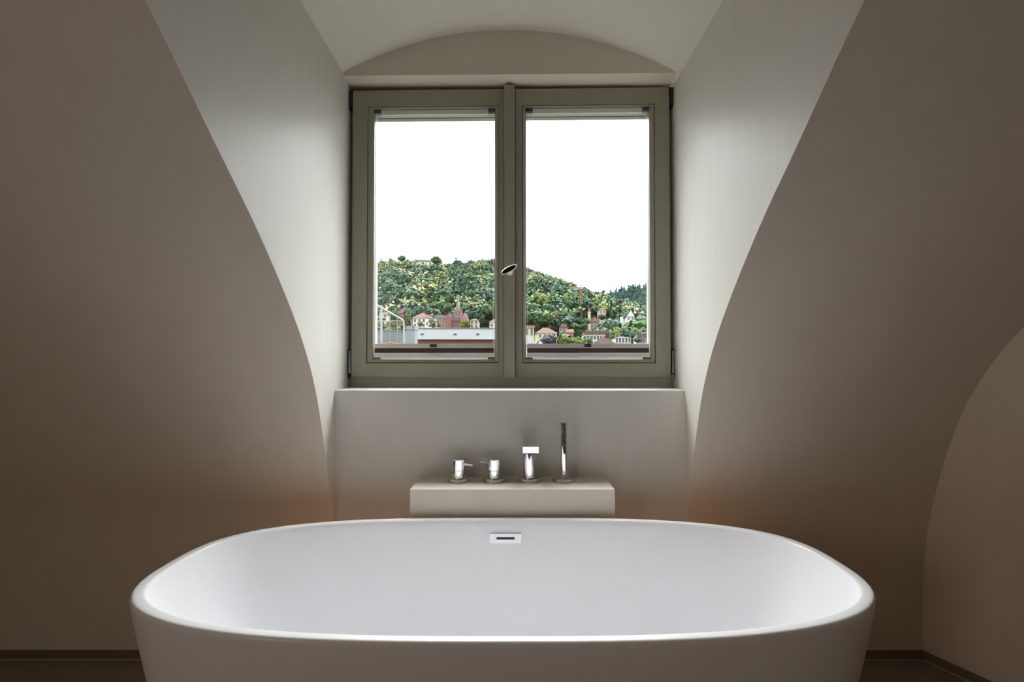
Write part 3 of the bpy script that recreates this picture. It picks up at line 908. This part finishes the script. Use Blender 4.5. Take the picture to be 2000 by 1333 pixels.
# ---- houses
def house(px, py_base, Y, wpx, wall_px, roof_px, depth, walls, roof, style, label, cols=0, rows=0, yaw=0.0, chim=0, name='house', wsize=(1.1, 1.6), cat='house', dorm=0, below=9.0):
    p = spot(px, py_base, Y); k = Y / F
    w, h, rh = wpx * k, wall_px * k, roof_px * k
    below = p.z - min(terrain(p.x - w / 2, p.y), terrain(p.x + w / 2, p.y), -15 if p.y < 90 else 99) + 0.5
    o = tag(empty(name, (p.x, p.y, p.z), yaw), label, cat)
    b = MB(); b.box(-w / 2, w / 2, 0, depth, -below, h); wl = b.build('wall', M[walls], o)
    e = 0.5
    if style == 'gable':       # ridge parallel to the front
        P = [(-w / 2 - e, -e, h), (w / 2 + e, -e, h), (w / 2 + e, depth + e, h), (-w / 2 - e, depth + e, h), (-w / 2 - e, depth / 2, h + rh), (w / 2 + e, depth / 2, h + rh)]
        fc = [(0, 1, 5, 4), (2, 3, 4, 5), (1, 2, 5), (3, 0, 4), (0, 3, 2, 1)]
    elif style == 'front':     # gable wall towards the viewer
        P = [(-w / 2 - e, -e, h), (w / 2 + e, -e, h), (w / 2 + e, depth + e, h), (-w / 2 - e, depth + e, h), (0, -e, h + rh), (0, depth + e, h + rh)]
        fc = [(0, 4, 5, 3), (1, 2, 5, 4), (2, 3, 5), (0, 1, 4), (0, 3, 2, 1)]
    elif style == 'hip':
        q = min(depth / 2, w * 0.36)
        P = [(-w / 2 - e, -e, h), (w / 2 + e, -e, h), (w / 2 + e, depth + e, h), (-w / 2 - e, depth + e, h), (-w / 2 + q, depth / 2, h + rh), (w / 2 - q, depth / 2, h + rh)]
        fc = [(0, 1, 5, 4), (2, 3, 4, 5), (1, 2, 5), (3, 0, 4), (0, 3, 2, 1)]
    elif style == 'mansard':
        q = 1.6
        P = [(-w / 2 - e, -e, h), (w / 2 + e, -e, h), (w / 2 + e, depth + e, h), (-w / 2 - e, depth + e, h),
             (-w / 2 + q, q, h + rh), (w / 2 - q, q, h + rh), (w / 2 - q, depth - q, h + rh), (-w / 2 + q, depth - q, h + rh)]
        fc = [(0, 1, 5, 4), (1, 2, 6, 5), (2, 3, 7, 6), (3, 0, 4, 7), (4, 5, 6, 7), (0, 3, 2, 1)]
    b = MB(); b.poly(P, fc); rf = b.build('roof', M[roof], o)
    if style == 'front':       # gable field in the colour of the wall
        b = MB(); b.poly([(-w / 2, -e - 0.06, h - 0.1), (w / 2, -e - 0.06, h - 0.1), (0, -e - 0.06, h + rh * 0.9), (-w / 2, 0.1, h - 0.1), (w / 2, 0.1, h - 0.1), (0, 0.1, h + rh * 0.9)],
                         [(0, 1, 2), (5, 4, 3), (0, 3, 4, 1), (1, 4, 5, 2), (2, 5, 3, 0)]); b.build('gable', M[walls], o)
    for c in range(chim):
        cx = (-0.3 + 0.6 * c / max(1, chim - 1)) * w if chim > 1 else 0.22 * w
        b = MB(); b.box(cx - 0.6, cx + 0.6, depth / 2 - 0.6, depth / 2 + 0.6, h + rh * 0.5, h + rh + 1.6); b.build('chimney', M['r_brown'], rf)
    for d in range(dorm):
        cx = -w / 2 + w * (d + 0.5) / dorm
        b = MB(); dw = min(1.5, w / dorm * 0.32)
        b.box(cx - dw, cx + dw, -0.35, 1.6, h + rh * 0.12, h + rh * 0.74)
        b.poly([(cx - dw * 1.2, -0.5, h + rh * 0.74), (cx + dw * 1.2, -0.5, h + rh * 0.74), (cx, -0.5, h + rh * 0.98), (cx - dw * 1.2, 1.7, h + rh * 0.74), (cx + dw * 1.2, 1.7, h + rh * 0.74), (cx, 1.7, h + rh * 0.98)],
               [(0, 1, 2), (5, 4, 3), (0, 3, 4, 1), (1, 4, 5, 2), (2, 5, 3, 0)])
        dm = b.build('dormer', M['r_pink' if walls == 'h_white' else walls], rf)
        b = MB(); b.box(cx - dw * 0.55, cx + dw * 0.55, -0.42, -0.3, h + rh * 0.22, h + rh * 0.66); b.build('dormer_window', M['pane'], rf)
    for r_ in range(rows):
        for c in range(cols):
            cx = -w / 2 + w * (c + 0.5) / cols; cz = h - (r_ + 0.55) * min(3.3, h / max(rows, 1))
            b = MB(); b.box(cx - wsize[0] / 2 - 0.15, cx + wsize[0] / 2 + 0.15, -0.16, 0.02, cz - wsize[1] / 2 - 0.15, cz + wsize[1] / 2 + 0.15)
            f = b.build('window', M['h_white'], o)
            b = MB(); b.box(cx - wsize[0] / 2, cx + wsize[0] / 2, -0.20, -0.10, cz - wsize[1] / 2, cz + wsize[1] / 2)
            b.build('pane', M['pane'], f)
    return o


# in the left leaf
house(791, 626, 300, 34, 14, 13, 12, 'h_pink', 'r_pink', 'front', 'pale pink house with a broad gable behind the bright green tree', 2, 1, 0.15)
house(819, 640, 270, 27, 19, 11, 11, 'h_white', 'r_pink', 'hip', 'white house with a faded pink hipped roof', 3, 2, -0.2, 1)
house(748, 628, 290, 15, 14, 5, 9, 'h_cream', 'r_pink', 'gable', 'narrow cream house behind the steel stair rail', 2, 2)
house(856, 640, 290, 38, 17, 9, 12, 'h_pink', 'r_grey', 'gable', 'red sandstone terrace with grey roof beside the church', 5, 2, 0.0, 2)
# church
p = spot(893, 640, 285); k = 285 / F
ch = tag(empty('church', p), 'red sandstone church with a slim pale green spire', 'church')
b = MB(); b.box(-20 * k, 20 * k, 0, 14, -12, 13 * k); b.build('nave', M['h_red'], ch)
b = MB(); P = [(-20.5 * k, -0.5, 13 * k), (20.5 * k, -0.5, 13 * k), (20.5 * k, 14.5, 13 * k), (-20.5 * k, 14.5, 13 * k), (-19 * k, 7, 29 * k), (19 * k, 7, 29 * k)]
b.poly(P, [(0, 1, 5, 4), (2, 3, 4, 5), (1, 2, 5), (3, 0, 4), (0, 3, 2, 1)]); b.build('nave_roof', M['r_grey'], ch)
for gx, gw, gh, zz in ((-17, 6, 24, 16), (14, 7.5, 25, 15)):
    b = MB(); P = [((gx - gw) * k, -1.2, -6), ((gx + gw) * k, -1.2, -6), ((gx + gw) * k, -1.2, zz * k), (gx * k, -1.2, (gh + 3) * k), ((gx - gw) * k, -1.2, zz * k)]
    P += [(q[0], 6.0, q[2]) for q in P]
    b.poly(P, [(0, 1, 2, 3, 4), (9, 8, 7, 6, 5), (0, 5, 6, 1), (1, 6, 7, 2), (2, 7, 8, 3), (3, 8, 9, 4), (4, 9, 5, 0)])
    b.build('side_gable', M['h_red' if gx < 0 else 'h_pink'], ch)
b = MB(); b.box(-7.5 * k, 7.5 * k, 2.5, 2.5 + 15 * k, -8, 33 * k); tw = b.build('tower', M['h_pink'], ch)
for gx in (-1, 1):
    b = MB(); b.box(gx * 3.2 * k - 0.45, gx * 3.2 * k + 0.45, 2.35, 2.6, 25 * k, 31 * k); b.build('belfry_opening', M['pane'], tw)
b = MB(); P = [(-8 * k, 2.3, 33 * k), (8 * k, 2.3, 33 * k), (0, 2.3, 43 * k), (-8 * k, 2.7 + 15 * k, 33 * k), (8 * k, 2.7 + 15 * k, 33 * k), (0, 2.7 + 15 * k, 43 * k)]
b.poly(P, [(0, 1, 2), (5, 4, 3), (0, 3, 4, 1), (1, 4, 5, 2), (2, 5, 3, 0)]); b.build('tower_gable', M['h_pink'], tw)
b = MB(); b.lathe([(5.2 * k, 33 * k), (4.4 * k, 40 * k), (2.0 * k, 52 * k), (0.5 * k, 62 * k)], 8, (0, 2.5 + 7.5 * k, 0)); sp_ = b.build('spire', M['copper'], ch)
b = MB(); b.box(-0.12, 0.12, 2.38 + 7.5 * k, 2.62 + 7.5 * k, 62 * k, 66 * k); b.box(-0.6, 0.6, 2.38 + 7.5 * k, 2.62 + 7.5 * k, 64 * k, 64.8 * k); b.build('cross', M['rail_d'], sp_)
for i in range(4):
    cx = (-11 + 7 * i) * k
    b = MB(); b.box(cx - 0.5, cx + 0.5, -0.12, 0.05, 3 * k, 9 * k); b.build('nave_window', M['pane'], ch)
house(926, 641, 288, 17, 15, 4, 9, 'h_cream', 'r_pink', 'hip', 'small cream house on the right of the church', 2, 2)
house(968, 640, 285, 24, 10, 8, 9, 'h_white', 'r_pink', 'hip', 'pink roofed villa cut off by the window mullion', 3, 1)
house(823, 517, 730, 28, 6.5, 4.5, 10, 'h_white', 'r_brown', 'gable', 'white house with brown roof up on the hilltop', 3, 1, 0.1, 0, wsize=(1.4, 1.8))
# in the right leaf
house(1018, 690, 62, 50, 16, 26, 5, 'h_white', 'zinc', 'hip', 'near house with pale grey roof at the lower left of the right window leaf', 0, 0, 0.0)
house(1055, 684, 90, 18, 8, 11, 6, 'h_white', 'r_grey', 'front', 'small white gable just above the blind beside the purple beech')
house(1069, 660, 275, 38, 9, 12, 12, 'h_cream', 'r_pink', 'hip', 'cream house with a wide faded pink roof', 4, 1, 0.1, 1)
house(1034, 655, 260, 18, 14, 6, 9, 'h_cream', 'r_brown', 'gable', 'cream house with brown roof at the edge of the mullion', 2, 2)
house(1101, 655, 285, 17, 14, 9, 9, 'h_pink', 'r_dark', 'mansard', 'pinkish house with dark mansard roof beside the wide pink roof', 3, 2, -0.1, 0, dorm=1)
house(1114, 658, 280, 12, 8, 8, 9, 'h_pink', 'r_pink', 'gable', 'low pink roofed annexe of the mansard house', 0, 0)
house(1162, 640, 345, 17, 12, 9, 9, 'h_pink', 'r_dark', 'front', 'sandstone villa with a dark red gable in the trees', 2, 2, 0.1, wsize=(0.9, 1.4))
p = spot(1151, 640, 338); k = 338 / F
tt = tag(empty('stair_tower', p), 'slim pale tower with a pink cone roof beside the villa with the dark red gable', 'tower')
b = MB(); b.lathe([(2.6 * k, -8), (2.6 * k, 28 * k), (3.0 * k, 28.5 * k), (3.0 * k, 31 * k)], 12); b.build('tower_wall', M['h_cream'], tt)
b = MB(); b.lathe([(3.2 * k, 31 * k), (0.3 * k, 40 * k)], 12); b.build('tower_roof', M['r_pink'], tt)
house(1177, 613, 400, 13, 8, 4, 9, 'h_yellow', 'r_pink', 'hip', 'yellow house among the trees beside the spruce', 2, 1)
house(1232, 626, 380, 15, 8, 13, 12, 'h_white', 'r_grey', 'front', 'white house with a steep gable and slate roof', 2, 1, -0.1)
house(1222, 624, 392, 12, 7, 4, 9, 'h_white', 'r_grey', 'gable', 'low slate roofed wing of the steep white gable', 2, 1)
house(1252, 626, 388, 12, 8, 5, 9, 'h_white', 'r_grey', 'hip', 'white house with grey hip roof nearest the window edge on the hill', 2, 1)
house(1165, 676, 240, 50, 22, 9, 12, 'h_white', 'r_pink', 'mansard', 'long white hotel with a row of pink dormers', 8, 2, -0.05, 0, 'hotel', cat='hotel', dorm=7)
house(1186, 684, 205, 34, 11, 15, 10, 'h_cream', 'r_brown', 'hip', 'house with a big brown hipped roof before the hotel', 0, 0, 0.1, 1)
house(1217, 680, 230, 31, 20, 3, 9, 'h_white', 'zinc', 'hip', 'white villa with tall windows beside the brown roof', 5, 2, 0, wsize=(0.9, 1.9))
house(1255, 680, 215, 24, 19, 11, 9, 'h_white', 'r_pink', 'mansard', 'white corner house with pale pink mansard at the edge of the window', 4, 2, -0.1, dorm=2)
house(1251, 684, 150, 30, 6, 7, 9, 'h_pink', 'terra', 'gable', 'orange tiled roof at the lower right corner of the window')

# crane on the hill
p = spot(1135.5, 606, 420); k = 420 / F
cr = tag(empty('tower_crane', p), 'red tower crane rising from the trees of the hillside', 'crane')
b = MB(); s = 1.5 * k; H_ = 41 * k
for sx in (-1, 1):
    for sy in (-1, 1):
        b.tube((sx * s, sy * s, -6), (sx * s, sy * s, H_), 0.22, 6)
for i in range(16):
    z0 = -6 + (H_ + 6) * i / 16; z1 = -6 + (H_ + 6) * (i + 1) / 16; f_ = 1 if i % 2 else -1
    for sy in (-1, 1): b.tube((-s * f_, sy * s, z0), (s * f_, sy * s, z1), 0.16, 5)
    for sx in (-1, 1): b.tube((sx * s, -s * f_, z0), (sx * s, s * f_, z1), 0.16, 5)
b.build('mast', M['crane'], cr)
b = MB(); b.box(-1.0, 1.0, -1.0, 1.0, H_, H_ + 2.2); b.build('cab', M['crane_w'], cr)
b = MB(); b.tube((0, 0, H_ + 2.0), (0, 0, H_ + 4.5), 0.5, 6, 0.2); b.build('mast_head', M['crane'], cr)
b = MB()
for z0 in (0.4, 1.6): b.tube((-24 * k, 0, H_ + z0), (4 * k, 0, H_ + z0), 0.2, 6)
for i in range(14):
    x0 = -24 * k + 28 * k * i / 14; x1 = x0 + 2 * k
    b.tube((x0, 0, H_ + (0.4 if i % 2 else 1.6)), (x1, 0, H_ + (1.6 if i % 2 else 0.4)), 0.14, 5)
b.build('jib', M['crane'], cr)
b = MB(); b.box(-14 * k, -6 * k, -0.6, 0.6, H_ - 0.5, H_ + 0.5); b.build('jib_panel', M['crane_w'], cr)

# ---- near roofs in the left leaf
Y0 = 38.0; k = Y0 / F
o = tag(empty('near_building', spot(890, 673, Y0)), 'near building with a long pale grey roof over a red brick wall', 'building')
x0, x1 = (815 - 890) * k, (992 - 890) * k
b = MB(); b.box(x0, x1, 0.25, 2.9, -18, 8 * k); b.build('wall', M['brick'], o)
b = MB(); b.box(x0 - 0.05, x1 + 0.05, 0.0, 3.1, 7.2 * k, 9.6 * k); b.build('eave', M['eave'], o)
b = MB(); P = [(x0 - 0.25, -0.1, 9.6 * k), (x1 + 0.2, -0.1, 9.6 * k), (x1 + 0.2, 1.55, 33.5 * k), (x0 - 0.25, 1.55, 33.5 * k), (x1 + 0.2, 3.2, 9.6 * k), (x0 - 0.25, 3.2, 9.6 * k)]
b.poly(P, [(0, 1, 2, 3), (3, 2, 4, 5), (0, 3, 5), (1, 4, 2), (0, 5, 4, 1)]); rf = b.build('roof', M['zinc'], o)
b = MB(); b.box(x0 - 0.3, x1 + 0.25, 1.45, 1.65, 32.8 * k, 35.0 * k); b.build('ridge_flashing', M['zinc_w'], rf)
for px in (823, 887, 931):
    b = MB(); b.lathe([(0.085, 0.0), (0.085, 0.05), (0.13, 0.06), (0.12, 0.10), (0.05, 0.12)], 14, ((px - 890) * k * 1.02, 0.62, 20.0 * k))
    b.build('roof_vent', M['zinc_w'], rf, smooth=True)
Y0 = 30.0; k = Y0 / F
o = tag(empty('metal_chimney_box', spot(799, 676, Y0)), 'grey sheet metal box with dark bolts beside the pale roof', 'chimney')
b = MB(); b.box(-10 * k, 10.5 * k, 0, 1.0, -18, 36 * k); b.build('casing', M['box'], o, bevel=0.01)
b = MB(); b.box(-10.6 * k, 11.2 * k, -0.04, 1.05, 32 * k, 39 * k); b.build('cap', M['box'], o, bevel=0.01)
for bx in (-6.5, 8):
    for bz in (32.8, 38.2):
        b = MB(); b.lathe([(1.1 * k, 0), (1.1 * k, 0.06)], 10, (bx * k, -0.04, (bz - 1) * k), Matrix.Rotation(math.pi / 2, 4, 'X')); b.build('bolt', M['bolt'], o)
Y0 = 26.0; k = Y0 / F
o = tag(empty('roof_parapet', spot(750, 678, Y0)), 'pale grey sheet metal parapet under the steel stair rail', 'parapet')
b = MB(); b.box(-60 * k, 39 * k, 0, 0.3, -3, 31 * k); b.build('sheet', M['parapet'], o)
b = MB(); b.box(-62 * k, 39 * k, -2.4, 2.0, -18, -0.05); b.build('terrace', M['town'], o)
b = MB(); b.box(-60 * k, 39.5 * k, -0.04, 0.34, 31 * k, 32.3 * k); b.build('coping', M['parapet'], o)
o = tag(empty('stair_rail', spot(750, 678, 25.5)), 'pale steel stair rail with sloping handrail above the grey parapet', 'railing')
k = 25.5 / F
def rod(n_, m, pts, r):
    b = MB()
    for a, c in zip(pts, pts[1:]): b.tube(((a[0] - 750) * k, 0, (678 - a[1]) * k), ((c[0] - 750) * k, 0, (678 - c[1]) * k), r, 10)
    return b.build(n_, M[m], o, smooth=True)
rod('handrail', 'rail', [(690, 566), (735, 595.5), (785, 624.5), (788.5, 628), (788.5, 676)], 0.036)
rod('mid_rail', 'rail_d', [(690, 627.5), (785, 627.5)], 0.020)
rod('post', 'rail', [(744.8, 597), (744.8, 680)], 0.050)
rod('post', 'rail_d', [(761.5, 611), (761.5, 680)], 0.022)
rod('post', 'rail_d', [(775.5, 619), (775.5, 680)], 0.020)
rod('knee_rail', 'rail_d', [(690, 604), (768, 646)], 0.010)
own_tree('roof_bush', 767.5, 636, 40, 10, 'round', 3, 'leaf_bush', 'yellow green bush behind the steel stair rail', 1.0)
o = tag(empty('ridge_tiles', spot(766, 676, 24)), 'orange clay ridge tiles before the grey parapet', 'roof tiles')
k = 24 / F
for i in range(5):
    b = MB(); b.lathe([(2.6 * k, -0.12), (2.2 * k, 0.12)], 12, ((-13 + 6.2 * i) * k, 0.0, (4.4 - abs(i - 2) * 0.8) * k), Matrix.Rotation(math.pi / 2, 4, 'Y')); b.build('tile', M['terra'], o, smooth=True)
b = MB(); b.box(-18 * k, 16 * k, -0.06, 0.06, -0.25, 2.6 * k); b.build('bed', M['terra'], o)
